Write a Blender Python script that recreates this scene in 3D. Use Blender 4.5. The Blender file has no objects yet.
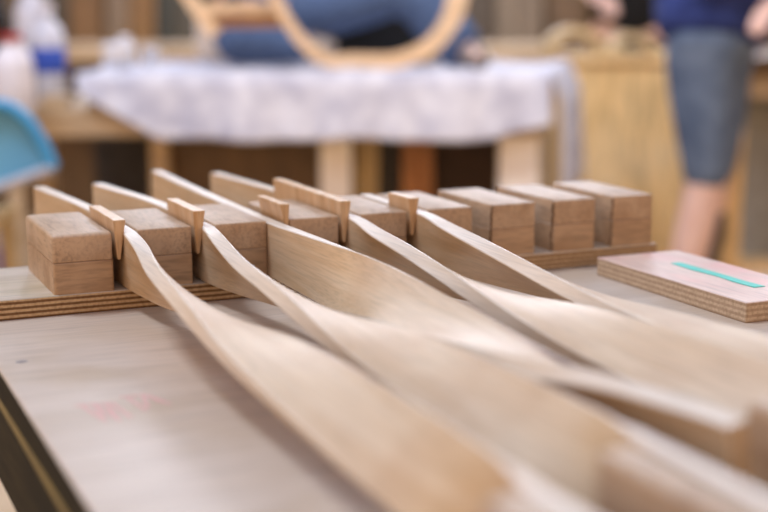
import bpy, bmesh, math, random
from mathutils import Vector, Matrix
random.seed(7)
PI = math.pi
scene = bpy.context.scene
col = scene.collection

# ------------------------------------------------------------------ camera
S = 0.075                      # one block spacing in metres
TZ = 0.75                      # table top height
def W(x, y, z):                # jig units -> metres (z = 0 is the top of the riser board)
    return Vector((x*S, y*S, TZ + (z+.25)*S))
YAW, PIT, FPX = 0.42584, 0.18564, 1351.13
cam_d = bpy.data.cameras.new('camera'); cam = bpy.data.objects.new('camera', cam_d); col.objects.link(cam)
CAM = W(-3.0377, -16.2822, 3.50635)
cam.location = CAM
cam.rotation_euler = (PI/2-PIT, 0, -YAW)
cam_d.sensor_width = 36; cam_d.lens = FPX/768*36
cam_d.clip_start = 0.02; cam_d.clip_end = 60
cam_d.dof.use_dof = True; cam_d.dof.focus_distance = 1.21; cam_d.dof.aperture_fstop = 2.6
scene.camera = cam
# ------------------------------------------------------------------ light
world = bpy.data.worlds.new('world'); scene.world = world; world.use_nodes = True
wn = world.node_tree.nodes; wl = world.node_tree.links
bgn = wn['Background']
bgn.inputs['Strength'].default_value = 1.0
_tc = wn.new('ShaderNodeTexCoord'); _sp = wn.new('ShaderNodeSeparateXYZ'); _cr = wn.new('ShaderNodeValToRGB'); _mr = wn.new('ShaderNodeMapRange')
_mr.inputs['From Min'].default_value = -1; wl.new(_tc.outputs['Generated'], _sp.inputs[0]); wl.new(_sp.outputs['Z'], _mr.inputs['Value'])
wl.new(_mr.outputs[0], _cr.inputs['Fac']); 
_dt = wn.new('ShaderNodeVectorMath'); _dt.operation = 'DOT_PRODUCT'; _dt.inputs[1].default_value = (math.sin(YAW), math.cos(YAW), 0)
_m2 = wn.new('ShaderNodeMapRange'); _m2.inputs['From Min'].default_value = -.6; _m2.inputs['From Max'].default_value = .9; _m2.inputs['To Min'].default_value = 2.1; _m2.inputs['To Max'].default_value = 1.5
wl.new(_tc.outputs['Generated'], _dt.inputs[0]); wl.new(_dt.outputs['Value'], _m2.inputs['Value']); wl.new(_m2.outputs[0], bgn.inputs['Strength'])   # brighter towards the camera side: fill added for faces turned that way
wl.new(_cr.outputs['Color'], bgn.inputs['Color'])
_e = _cr.color_ramp.elements; _e.new(.5)          # warm dusky workshop below, pale daylight assumed above
_e.new(.8)
for _q, (_p, _c) in zip(_e, ((.45, (.18, .085, .022, 1)), (.60, (.70, .41, .17, 1)), (.74, (.30, .32, .42, 1)), (1, (.22, .26, .38, 1)))): _q.position = _p; _q.color = _c
def area(name, loc, target, size, power, color):
    l = bpy.data.lights.new(name, 'AREA'); l.shape = 'RECTANGLE'; l.size = size[0]; l.size_y = size[1]
    l.energy = power; l.color = color
    o = bpy.data.objects.new(name, l); col.objects.link(o); o.location = loc
    o.rotation_euler = (Vector(target)-Vector(loc)).to_track_quat('-Z', 'Y').to_euler()
    return o
area('assumed_skylight_lamp', (-1.35, 0.9, 4.8), (0.4, -0.2, 0.75), (1.1, 1.1), 136, (0.76, 0.89, 1.16))  # key light added upper left, assumed from shadows and pale edges; no skylight seen
area('background_fill', (1.3, 1.0, 3.0), (1.9, 2.9, 0.6), (1.8, 1.0), 19, (1.0, 0.95, 0.90)).data.spread = math.radians(110)  # fill light added to brighten the rear bench and background, not a fixture
scene.view_settings.view_transform = 'Standard'; scene.view_settings.look = 'None'
scene.view_settings.gamma = 1; scene.view_settings.use_curve_mapping = False
scene.view_settings.exposure = 0.08

# ------------------------------------------------------------------ frames
FWD = Vector((math.sin(YAW), math.cos(YAW), 0)); RGT = Vector((math.cos(YAW), -math.sin(YAW), 0))
def B(r, D, z):                # room frame: r to the side, D away along the view, z up -> metres
    return Vector((CAM.x, CAM.y, 0)) + RGT*r + FWD*D + Vector((0, 0, z))
def A(u, v, D):                # photo position at distance D -> (r, D, z)
    a = (u-384)/FPX; b = (v-256)/FPX
    f = math.cos(PIT)-b*math.sin(PIT); up = -math.sin(PIT)-b*math.cos(PIT)
    return (a*D/f, D, CAM.z+up/f*D)

# ------------------------------------------------------------------ materials
def lin(c):
    return tuple(((x/255)/12.92 if x/255 <= .04045 else ((x/255+.055)/1.055)**2.4) for x in c)+(1,)
def base_mat(name, rough=.6, spec=.3):
    m = bpy.data.materials.new(name); m.use_nodes = True
    nt = m.node_tree; b = nt.nodes['Principled BSDF']
    b.inputs['Roughness'].default_value = rough
    b.inputs['Specular IOR Level'].default_value = spec
    return m, nt, b
def N(nt, t, **k):
    n = nt.nodes.new(t)
    for a, v in k.items(): setattr(n, a, v)
    return n
def ramp(nt, stops):
    r = N(nt, 'ShaderNodeValToRGB'); e = r.color_ramp.elements
    while len(e) < len(stops): e.new(.5)
    for el, (p, c) in zip(e, stops): el.position = p; el.color = lin(c)
    return r
def plain(name, c, c2=None, scale=20, rough=.6, spec=.3, metal=0, bump=0):
    m, nt, b = base_mat(name, rough, spec)
    b.inputs['Metallic'].default_value = metal
    tc = N(nt, 'ShaderNodeTexCoord'); no = N(nt, 'ShaderNodeTexNoise')
    no.inputs['Scale'].default_value = scale; no.inputs['Detail'].default_value = 5
    nt.links.new(tc.outputs['Object'], no.inputs['Vector'])
    c2 = c2 or tuple(max(0, x*.9) for x in c)
    r = ramp(nt, [(.35, c), (.65, c2)])
    nt.links.new(no.outputs['Fac'], r.inputs['Fac']); nt.links.new(r.outputs['Color'], b.inputs['Base Color'])
    if bump:
        bp = N(nt, 'ShaderNodeBump'); bp.inputs['Strength'].default_value = bump; bp.inputs['Distance'].default_value = .002
        nt.links.new(no.outputs['Fac'], bp.inputs['Height']); nt.links.new(bp.outputs['Normal'], b.inputs['Normal'])
    return m
def wood(name, c1, c2, c3=None, axis=1, scale=90, stretch=.05, rough=.38, vary=.08, fine=.12, blotch=None, bump=.15, spec=.5):
    """grain running along one object axis; c1 light, c2 darker streak, c3 blotch"""
    m, nt, b = base_mat(name, rough, spec); L = nt.links.new
    tc = N(nt, 'ShaderNodeTexCoord'); oi = N(nt, 'ShaderNodeObjectInfo')
    off = N(nt, 'ShaderNodeVectorMath', operation='SCALE'); off.inputs['Scale'].default_value = 7.3
    cmb = N(nt, 'ShaderNodeCombineXYZ')
    for i in range(3): L(oi.outputs['Random'], cmb.inputs[i])
    L(cmb.outputs[0], off.inputs[0])
    add = N(nt, 'ShaderNodeVectorMath', operation='ADD'); L(tc.outputs['Object'], add.inputs[0]); L(off.outputs[0], add.inputs[1])
    mp = N(nt, 'ShaderNodeMapping'); s = [1, 1, 1]; s[axis] = stretch; mp.inputs['Scale'].default_value = s
    L(add.outputs[0], mp.inputs['Vector'])
    n1 = N(nt, 'ShaderNodeTexNoise'); n1.inputs['Scale'].default_value = scale; n1.inputs['Detail'].default_value = 4; n1.inputs['Distortion'].default_value = .6
    L(mp.outputs[0], n1.inputs['Vector'])
    r1 = ramp(nt, [(.36, c1), (.66, c2)]); L(n1.outputs['Fac'], r1.inputs['Fac'])
    mp2 = N(nt, 'ShaderNodeMapping'); s2 = [1, 1, 1]; s2[axis] = stretch*.6; mp2.inputs['Scale'].default_value = s2
    L(add.outputs[0], mp2.inputs['Vector'])
    n2 = N(nt, 'ShaderNodeTexNoise'); n2.inputs['Scale'].default_value = scale*9; n2.inputs['Detail'].default_value = 3
    L(mp2.outputs[0], n2.inputs['Vector'])
    r2 = ramp(nt, [(.45, (255, 255, 255)), (.72, tuple(int(255*(1-fine*2)) for _ in range(3)))]); L(n2.outputs['Fac'], r2.inputs['Fac'])
    mx = N(nt, 'ShaderNodeMixRGB', blend_type='MULTIPLY'); mx.inputs[0].default_value = 1
    L(r1.outputs['Color'], mx.inputs[1]); L(r2.outputs['Color'], mx.inputs[2])
    out = mx.outputs[0]
    if c3:
        n3 = N(nt, 'ShaderNodeTexNoise'); n3.inputs['Scale'].default_value = blotch or 14; n3.inputs['Detail'].default_value = 6
        L(add.outputs[0], n3.inputs['Vector'])
        r3 = ramp(nt, [(.5, (0, 0, 0)), (.72, (255, 255, 255))]); L(n3.outputs['Fac'], r3.inputs['Fac'])
        m3 = N(nt, 'ShaderNodeMixRGB'); m3.inputs[2].default_value = lin(c3)
        ml = N(nt, 'ShaderNodeMath', operation='MULTIPLY'); ml.inputs[1].default_value = .7
        L(r3.outputs['Color'], ml.inputs[0]); L(ml.outputs[0], m3.inputs[0]); L(out, m3.inputs[1]); out = m3.outputs[0]
    hs = N(nt, 'ShaderNodeHueSaturation')
    mr = N(nt, 'ShaderNodeMapRange'); mr.inputs['To Min'].default_value = 1-vary; mr.inputs['To Max'].default_value = 1+vary
    L(oi.outputs['Random'], mr.inputs['Value']); L(mr.outputs[0], hs.inputs['Value']); L(out, hs.inputs['Color'])
    L(hs.outputs[0], b.inputs['Base Color'])
    bp = N(nt, 'ShaderNodeBump'); bp.inputs['Strength'].default_value = bump; bp.inputs['Distance'].default_value = .0004
    L(n2.outputs['Fac'], bp.inputs['Height']); L(bp.outputs['Normal'], b.inputs['Normal'])
    return m
def ply_edge(name, light, dark, layer, off=0.0):
    """stacked veneer layers seen on the edge of a plywood board"""
    m, nt, b = base_mat(name, .75, .2); L = nt.links.new
    tc = N(nt, 'ShaderNodeTexCoord'); sp = N(nt, 'ShaderNodeSeparateXYZ'); L(tc.outputs['Object'], sp.inputs[0])
    no = N(nt, 'ShaderNodeTexNoise'); no.inputs['Scale'].default_value = 60; no.inputs['Detail'].default_value = 4
    L(tc.outputs['Object'], no.inputs['Vector'])
    nm = N(nt, 'ShaderNodeMath', operation='MULTIPLY_ADD'); nm.inputs[1].default_value = layer*.3
    L(no.outputs['Fac'], nm.inputs[0]); L(sp.outputs['Z'], nm.inputs[2])
    dv = N(nt, 'ShaderNodeMath', operation='MULTIPLY_ADD'); dv.inputs[1].default_value = 2*PI/(2*layer); dv.inputs[2].default_value = off
    L(nm.outputs[0], dv.inputs[0])
    sn = N(nt, 'ShaderNodeMath', operation='SINE'); L(dv.outputs[0], sn.inputs[0])
    mr = N(nt, 'ShaderNodeMapRange'); mr.inputs['From Min'].default_value = -.5; mr.inputs['From Max'].default_value = .5; L(sn.outputs[0], mr.inputs['Value'])
    n2 = N(nt, 'ShaderNodeTexNoise'); n2.inputs['Scale'].default_value = 420; L(tc.outputs['Object'], n2.inputs['Vector'])
    r = ramp(nt, [(0, light), (1, dark)]); L(mr.outputs[0], r.inputs['Fac'])
    r2 = ramp(nt, [(.4, (255, 255, 255)), (.7, (222, 216, 210))]); L(n2.outputs['Fac'], r2.inputs['Fac'])
    mx = N(nt, 'ShaderNodeMixRGB', blend_type='MULTIPLY'); mx.inputs[0].default_value = .9
    L(r.outputs['Color'], mx.inputs[1]); L(r2.outputs['Color'], mx.inputs[2]); L(mx.outputs[0], b.inputs['Base Color'])
    return m

M = {}
M['strip'] = wood('bent_strip_wood', (212, 182, 143), (198, 162, 118), (176, 132, 84), axis=1, scale=80, stretch=.045, vary=.02, fine=.05, blotch=7, bump=.05, spec=.9, rough=.42)
M['strip_edge'] = wood('pale_strip_edge_wood', (228, 210, 186), (217, 196, 168), (208, 182, 150), axis=1, scale=80, stretch=.045, vary=.02, fine=.05, blotch=7, bump=.05, spec=.9, rough=.42)  # strip wood again, paler: light on the edges is put into its colour
M['block'] = wood('block_wood', (190, 158, 124), (170, 136, 102), (196, 166, 134), axis=1, scale=40, stretch=.25, vary=.06, fine=.08, blotch=24, rough=.47)
M['block_low'] = wood('lower_block_wood', (188, 154, 118), (168, 132, 96), (152, 116, 80), axis=0, scale=40, stretch=.2, vary=.06, fine=.08, blotch=24, rough=.47)
M['wedge'] = wood('wedge_wood', (214, 178, 136), (196, 152, 104), axis=2, scale=60, stretch=.12, vary=.05, fine=.06)
M['ply'] = wood('table_ply', (206, 184, 160), (195, 172, 147), (186, 160, 128), axis=0, scale=26, stretch=.12, vary=0, fine=.04, blotch=11, rough=.4)
M['riser_top'] = wood('riser_ply', (208, 190, 165), (192, 170, 142), (176, 158, 118), axis=0, scale=30, stretch=.12, vary=0, fine=.08, blotch=16)
M['ply_edge'] = ply_edge('ply_edge', (206, 172, 128), (124, 90, 58), .0024)
M['ply_edge2'] = ply_edge('board_ply_edge', (206, 178, 144), (182, 152, 120), .0026)
M['dark_ply'] = wood('stained_apron_wood', (58, 49, 30), (42, 36, 22), (34, 28, 18), axis=1, scale=40, stretch=.1, vary=0, rough=.8, spec=.15)
M['edge_line'] = plain('worn_edge', (140, 118, 66), (118, 98, 54))
M['pink_board'] = wood('pink_tinted_ply', (222, 190, 166), (212, 176, 154), (226, 158, 142), axis=1, scale=30, stretch=.15, vary=0, fine=.05, blotch=12)
M['tape'] = plain('turquoise_tape', (52, 186, 160), (66, 196, 172), rough=.4)
M['glue'] = plain('dried_glue', (104, 76, 50), (88, 62, 40), rough=.4)
M['stamp'] = plain('faded_red_stamp', (222, 166, 150), (210, 176, 158), scale=300, rough=.6)
M['stain'] = plain('dark_stain', (130, 118, 112), (165, 155, 148), scale=200)
M['knot'] = plain('knot', (120, 90, 60))
# ------------------------------------------------------------------ mesh helpers
def put(o, **k):
    for a, v in k.items(): o[a] = v
    return o
def thing(name, label, cat, loc, rotz=0, group=None):
    o = bpy.data.objects.new(name, None); col.objects.link(o)
    o.location = loc; o.rotation_euler = (0, 0, rotz); o.empty_display_size = .02
    o['label'] = label; o['category'] = cat
    if group: o['group'] = group
    return o
def link(name, bm, mats, parent=None, loc=None, rotz=0, smooth=None, label=None):
    me = bpy.data.meshes.new(name)
    bmesh.ops.recalc_face_normals(bm, faces=bm.faces[:])
    bm.to_mesh(me); bm.free()
    for m in (mats if isinstance(mats, (list, tuple)) else [mats]): me.materials.append(m)
    o = bpy.data.objects.new(name, me); col.objects.link(o)
    if parent: o.parent = parent
    if loc is not None: o.location = loc
    o.rotation_euler = (0, 0, rotz)
    if smooth is not None:
        for p in me.polygons: p.use_smooth = True
        me.set_sharp_from_angle(angle=math.radians(smooth))
    if label: o['label'] = label
    return o
def tag(o, label, cat, group=None, kind=None):
    o['label'] = label; o['category'] = cat
    if group: o['group'] = group
    if kind: o['kind'] = kind
    return o
def box(bm, x0, x1, y0, y1, z0, z1, bev=0, seg=2, mi=0):
    vs = [bm.verts.new(c) for c in ((x0,y0,z0),(x1,y0,z0),(x1,y1,z0),(x0,y1,z0),(x0,y0,z1),(x1,y0,z1),(x1,y1,z1),(x0,y1,z1))]
    fs = [bm.faces.new([vs[i] for i in f]) for f in ((0,3,2,1),(4,5,6,7),(0,1,5,4),(1,2,6,5),(2,3,7,6),(3,0,4,7))]
    for f in fs: f.material_index = mi
    if bev:
        es = list({e for f in fs for e in f.edges})
        bmesh.ops.bevel(bm, geom=es, offset=bev, segments=seg, affect='EDGES', profile=.6)
    return vs
def bx(x0, x1, y0, y1, z0, z1, bev=0, seg=2):
    bm = bmesh.new(); box(bm, x0, x1, y0, y1, z0, z1, bev, seg); return bm
def hexa(bm, pts, bev=0, seg=2):
    """eight corners: bottom four then top four, same order"""
    vs = [bm.verts.new(c) for c in pts]
    fs = [bm.faces.new([vs[i] for i in f]) for f in ((0,3,2,1),(4,5,6,7),(0,1,5,4),(1,2,6,5),(2,3,7,6),(3,0,4,7))]
    if bev: bmesh.ops.bevel(bm, geom=list({e for f in fs for e in f.edges}), offset=bev, segments=seg, affect='EDGES', profile=.6)
def cut(bm, n=3):
    bmesh.ops.subdivide_edges(bm, edges=bm.edges[:], cuts=n, use_grid_fill=True)
def rough(bm, amt, seed=0):
    r = random.Random(seed)
    for v in bm.verts: v.co += Vector((r.uniform(-1,1), r.uniform(-1,1), r.uniform(-1,1)))*amt
def sweep(bm, rings, cap=True):
    R = [[bm.verts.new(c) for c in ring] for ring in rings]; n = len(R[0])
    for a, b in zip(R, R[1:]):
        for i in range(n): bm.faces.new((a[i], a[(i+1) % n], b[(i+1) % n], b[i]))
    if cap: bm.faces.new(R[0][::-1]); bm.faces.new(R[-1])
def tube(bm, pts, rad, seg=14):
    pts = [Vector(p) for p in pts]; rings = []
    rad = rad if isinstance(rad, (list, tuple)) else [rad]*len(pts)
    up = None
    for i, p in enumerate(pts):
        t = (pts[min(i+1, len(pts)-1)]-pts[max(i-1, 0)]).normalized()
        if up is None: up = Vector((0, 0, 1)) if abs(t.z) < .9 else Vector((1, 0, 0))
        a = t.cross(up).normalized(); b = a.cross(t).normalized(); up = b
        rings.append([p+(a*math.cos(2*PI*k/seg)+b*math.sin(2*PI*k/seg))*rad[i] for k in range(seg)])
    sweep(bm, rings)
def lathe(bm, prof, seg=28, c=(0, 0, 0)):
    c = Vector(c)
    sweep(bm, [[c+Vector((r*math.cos(2*PI*k/seg), r*math.sin(2*PI*k/seg), z)) for k in range(seg)] for r, z in prof])
def cr(pts, n=10):
    """smooth curve through points"""
    P = [Vector(p) for p in pts]; P = [2*P[0]-P[1]]+P+[2*P[-1]-P[-2]]; out = []
    for i in range(1, len(P)-2):
        for k in range(n):
            t = k/n; a, b, c, d = P[i-1:i+3]
            out.append(.5*((2*b)+(c-a)*t+(2*a-5*b+4*c-d)*t*t+(3*b-a-3*c+d)*t**3))
    out.append(P[-2]); return out
def smoothstep_interp(tab, y):
    """monotone cubic interpolation"""
    tab = sorted(tab); xs = [t[0] for t in tab]; ys = [t[1] for t in tab]
    if y <= xs[0]: return ys[0]
    if y >= xs[-1]: return ys[-1]
    n = len(xs); d = [(ys[i+1]-ys[i])/(xs[i+1]-xs[i]) for i in range(n-1)]
    m = [d[0]]+[0 if d[i-1]*d[i] <= 0 else 2*d[i-1]*d[i]/(d[i-1]+d[i]) for i in range(1, n-1)]+[d[-1]]
    i = max(k for k in range(n-1) if xs[k] <= y)
    h = xs[i+1]-xs[i]; t = (y-xs[i])/h
    return (2*t**3-3*t*t+1)*ys[i]+(t**3-2*t*t+t)*h*m[i]+(-2*t**3+3*t*t)*ys[i+1]+(t**3-t*t)*h*m[i+1]

# ================================================================== room
rot = -YAW
def rlink(name, bm, mats, kind='structure', base=(0, 0, 0), **k):
    o = link(name, bm, mats, None, B(*base), rot, **k)
    if kind: o['kind'] = kind
    return o
m_floor = plain('dusty_floor', (206, 178, 142), (186, 156, 120), scale=3, rough=.8)
m_wall = wood('workshop_wall', (122, 98, 62), (96, 76, 46), (84, 74, 54), axis=2, scale=5, stretch=.15, vary=0, blotch=2)
rlink('floor', bx(-5, 5, -1.5, 7.2, -.05, 0), m_floor)
rlink('wall_back', bx(-5, 5, 7.0, 7.15, 0, 3.2), m_wall)

pane = bpy.data.materials.new('assumed_daylit_glass'); pane.use_nodes = True
_b = pane.node_tree.nodes['Principled BSDF']; _b.inputs['Emission Color'].default_value = (.86, .88, 1, 1); _b.inputs['Emission Strength'].default_value = 8.0
rlink('assumed_window_1', bx(-1.6, 4.8, 6.985, 6.995, 1.75, 2.95), pane)  # assumed window above the view: glowing pane added for sheen on the wood tops
bm = bmesh.new()
for k in range(5): box(bm, -1.64+k*1.6, -1.56+k*1.6, 6.93, 6.984, 1.7, 3.0)
box(bm, -1.64, 4.84, 6.92, 6.984, 1.66, 1.75); box(bm, -1.64, 4.84, 6.92, 6.984, 2.95, 3.04)
rlink('assumed_trim_1', bm, plain('window_frame', (210, 200, 186)))  # frame for the assumed window, likewise out of view
# ================================================================== work table with twisted strips
tt = thing('work_table', 'pale plywood work table carrying the row of wooden blocks and twisted strips', 'table', (0, 0, 0))
X0, X1, Y0, Y1 = -1.07*S, 8.95*S, -13.2*S, 2.35*S
bm = bmesh.new(); box(bm, X0, X1, Y0, Y1, TZ-.026, TZ, .0012, 1)
for f in bm.faces: f.material_index = 0 if abs(f.normal.z) > .7 else 1
link('tabletop', bm, [M['ply'], M['dark_ply']], tt)
bm = bmesh.new(); box(bm, X0, X1, Y0, Y1, TZ-.034, TZ-.027, .001, 1)
link('edge_strip', bm, M['edge_line'], tt, label='worn yellowish line of wood below the dark table edge')
bm = bmesh.new(); box(bm, X0, X0+.04, Y0, Y1, TZ-.1, TZ-.0345, .001, 1); link('apron', bm, M['dark_ply'], tt)
bm = bmesh.new(); box(bm, X1-.04, X1, Y0, Y1, TZ-.1, TZ-.0345, .001, 1); link('apron', bm, M['dark_ply'], tt)
for x in (X0+.1, X1-.14):
    for y in (Y0+.1, Y1-.08):
        link('leg', bx(x, x+.06, y, y+.06, 0, TZ-.0345, .002), M['dark_ply'], tt)
# faded red stamps printed on the sheet: two short groups of strokes
def strokes(name, segs, w):
    bm = bmesh.new()
    for (ax, ay, bx_, by_) in segs:
        a = Vector((ax*S, ay*S, TZ+.0001)); b = Vector((bx_*S, by_*S, TZ+.0002)); d = (b-a).normalized(); n = Vector((-d.y, d.x, 0))*w
        lo = [a-n, b-n, b+n, a+n]; sweep(bm, [[p for p in lo], [p+Vector((0, 0, .0001)) for p in lo]])
    return link(name, bm, M['stamp'], tt, label='faded red printed stamp')
strokes('stamp', [(-.62,-3.86,-.30,-3.9),(-.56,-3.9,-.46,-4.45),(-.46,-4.45,-.44,-3.9),(-.42,-3.95,-.34,-4.5),(-.34,-4.5,-.33,-3.9),(-.28,-3.9,-.22,-4.45)], .0016)
strokes('stamp', [(-.16,-3.75,.02,-3.78),(-.10,-3.8,-.04,-4.3),(.0,-4.2,.06,-3.75),(.06,-3.75,.22,-4.2),(.1,-4.05,.2,-4.05),(.1,-3.8,.22,-4.2)], .0016)
bm = bmesh.new(); lathe(bm, [(.0001, 0), (.0032, 0), (.0032, .0003), (.0001, .0003)], 14, (-.8*S, -2.03*S, TZ+.0001))
for v in bm.verts: v.co.x = (v.co.x+.8*S)*1.5-.8*S
link('stain', bm, M['stain'], tt)

def board(name, label, cat, x0, x1, y0, y1, z0, z1, top, edge, parent=None, bev=.0008):
    c = W((x0+x1)/2, (y0+y1)/2, z0)
    bm = bx(-(x1-x0)/2*S, (x1-x0)/2*S, -(y1-y0)/2*S, (y1-y0)/2*S, 0, (z1-z0)*S, bev, 1)
    for f in bm.faces: f.material_index = 0 if f.normal.z > .7 else 1
    o = link(name, bm, [top, edge], parent, c); 
    if label: tag(o, label, cat)
    return o
board('base_board', 'layered plywood base board under the far row of wooden blocks', 'board', -1.07, 8.78, -.02, 2.05, -.25, 0, M['riser_top'], M['ply_edge'])
board('base_board', 'out-of-focus base board under the near blocks at the ends of the strips', 'board', .2, 6.6, -11.9, -9.6, -.25, 0, M['riser_top'], M['ply_edge'])

# ---- blocks
places = ['first wooden clamping block from the table corner, with rounded worn corners',
 'second wooden clamping block from the table corner, beside the first wedge',
 'third wooden clamping block from the table corner, between second wedge and the stubby wedge',
 'fourth wooden clamping block from the table corner, just past the stubby wedge',
 'fifth wooden clamping block from the table corner, past the longest wedge',
 'sixth wooden clamping block from the table corner, past the last wedge',
 'third from last wooden clamping block, with empty slots on both sides',
 'next to last wooden clamping block, with a dark glue line near its front corner',
 'last wooden clamping block, nearest the pink-tinted board']
def stackbox(x0, x1, y0, y1, z0, z1, bev, top):
    bm = bmesh.new(); box(bm, x0, x1, y0, y1, z0, z1)
    es = [e for e in bm.edges if abs(e.verts[0].co.z-e.verts[1].co.z) > 1e-5 or (top and min(v.co.z for v in e.verts) > z1-1e-5)]
    bmesh.ops.bevel(bm, geom=es, offset=bev, segments=3, affect='EDGES', profile=.5)
    es = [e for e in bm.edges if not top and min(v.co.z for v in e.verts) > z1-1e-5 or top and max(v.co.z for v in e.verts) < z0+1e-5]
    bmesh.ops.bevel(bm, geom=es, offset=.0007, segments=1, affect='EDGES')
    return bm
def block(n, x0, x1, y0, y1, label, group, bev, glue):
    t = thing('clamping_block', label, 'block', W((x0+x1)/2, (y0+y1)/2, 0), 0, group)
    w = (x1-x0)/2*S; d = (y1-y0)/2*S; h = .738*S; zs = h*.53
    r = random.Random(n*3+1)
    sk = r.uniform(-.0006, .0006)
    bm = stackbox(-w, w, -d, d, 0, zs-.0001, bev, False); link('lower_block', bm, M['block_low'], t, smooth=40)
    bm = stackbox(-w+sk, w+sk, -d+.0002, d, zs+.0001, h, bev, True); link('upper_block', bm, M['block'], t, smooth=40)
    if glue:
        bm = bmesh.new(); pts = []
        for k in range(13):
            pts.append((-w-.0001+r.uniform(-.0006, .0003), -d+.004+r.uniform(-.0012, .0012)-.003*k/12, .001+k/12*(h-.003)))
        tube(bm, pts, [r.uniform(.0006, .0015) for _ in pts], 8); link('glue_line', bm, M['glue'], t, label='dark dried glue line')
    return t
for n in range(9):
    block(n, n-(.05 if n == 0 else 0), n+.69, 0, 1.82 if n == 0 else 1.7, places[n], 'far row of clamping blocks', .0035 if n == 0 else .0014, n >= 6)
near = [(.46, .775, -11.6, -9.85, 'blurred near clamping block beside the end of the strip closest to the table corner'),
        (1.53, 1.82, -11.5, -9.42, 'blurred near clamping block between the ends of the first and second strips'),
        (3.1, 3.5, -11.4, -8.95, 'blurred near clamping block past the end of the strip that twists the opposite way')]
for i, (a, b, c, d, l) in enumerate(near): block(20+i, a, b, c, d, l, 'near clamping blocks', .004, False)

# ---- wedges
def wedge(x0, wt, yb, yf, z1, ztip, lean, label, tipw=.035):
    """tapered key: wide at the top, narrow at the lower tip"""
    cx = x0+wt/2
    loc = W(cx, (yb+yf)/2, 0); hy = (yb-yf)/2*S; w = wt/2*S; t = tipw/2*S; dx = lean*S
    bm = bmesh.new()
    a = ztip*S; b = z1*S
    zb = b*.995
    hexa(bm, [(-t+dx,-hy,a),(t+dx,-hy,a),(t+dx,hy,a),(-t+dx,hy,a),(-w,-hy,b),(w,-hy,b),(w,hy,zb),(-w,hy,zb)], .0007, 1)
    return tag(link('wedge', bm, M['wedge'], None, loc), label, 'wedge', 'wedges driven into the far block row')
wedge(.70, .155, 1.38, 0.0, .875, .38, -.02, 'wooden wedge beside the first block from the table corner')
wedge(1.715, .155, 1.26, 0.0, .925, .38, -.02, 'wooden wedge between the second and third blocks from the table corner')
wedge(2.87, .125, .9, -.02, .945, .62, .03, 'short stubby wooden wedge between the third and fourth blocks')
wedge(3.715, .155, 2.62, 0.0, .93, .38, -.02, 'longest wooden wedge, reaching far behind the fourth block')
wedge(4.72, .15, .70, 0.0, .91, .40, -.02, 'wooden wedge between the fifth and sixth blocks, nearest the empty slots')

# ---- twisted strips
ST = [
 dict(x=[(5,.64),(1.7,.91),(0,.91),(-2.5,.89),(-5,.89),(-9,.86),(-12,.94)], back=4.75, end=-11.2, z=[(0,.362),(-10,.35)],
      th=[(2,0),(0,0),(-.04,1.6),(-.35,7),(-1,19),(-2,43),(-3,58),(-4,76),(-5,94),(-6,107),(-7,117),(-8,130),(-9.1,150),(-9.85,176),(-11,180)],
      label='twisted wooden strip closest to the table corner, floating over the bare tabletop'),
 dict(x=[(5,1.54),(1.7,1.91),(0,1.91),(-2.5,1.92),(-5,1.94),(-9.4,1.97),(-12,1.96)], back=4.75, end=-11.2, z=[(0,.362),(-10,.362)],
      th=[(2,0),(0,0),(-.04,1.6),(-.3,8),(-1,26),(-2,47),(-3,59),(-4,75),(-5,94),(-6,110),(-7,119),(-8.4,138),(-9.42,174),(-11,180)],
      label='second twisted wooden strip, with reddish grain marks on its broad face'),
 dict(x=[(6,2.84),(1.7,2.78),(0,2.78),(-5,2.76),(-12,2.76)], back=6.0, end=-9.35, z=[(0,.362),(-4,.40),(-10,.385)],
      th=[(2,0),(0,0),(-1,-5),(-2,-15),(-3,-41),(-4,-65),(-5,-79),(-6,-97),(-7,-117),(-8,-147),(-9.2,-171)],
      label='middle twisted wooden strip that turns the opposite way, its broad face up early'),
 dict(x=[(6,3.6),(1.7,3.91),(0,3.91),(-5,3.95),(-12,3.95)], back=5.3, end=-11.0, z=[(0,.362),(-5,.375),(-10,.38)],
      th=[(2,0),(0,0),(-.04,1.6),(-.3,7),(-1,25),(-2,41),(-3,59),(-4,79),(-5,98),(-6,112),(-7,120),(-9.2,142),(-11,178)],
      label='fourth twisted wooden strip, just past the middle one, with a bright top edge'),
 dict(x=[(6,4.9),(0,4.91),(-5,4.94),(-12,4.96)], back=1.9, end=-11.0, z=[(0,.362),(-5,.345),(-10,.36)],
      th=[(2,0),(0,0),(-.04,1.4),(-.3,6),(-1,22),(-2,38),(-3,53),(-4,68),(-5,80),(-6,89),(-7,98),(-9.2,132),(-11,178)],
      label='fifth twisted wooden strip, nearest the pink-tinted board'),
]
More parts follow.
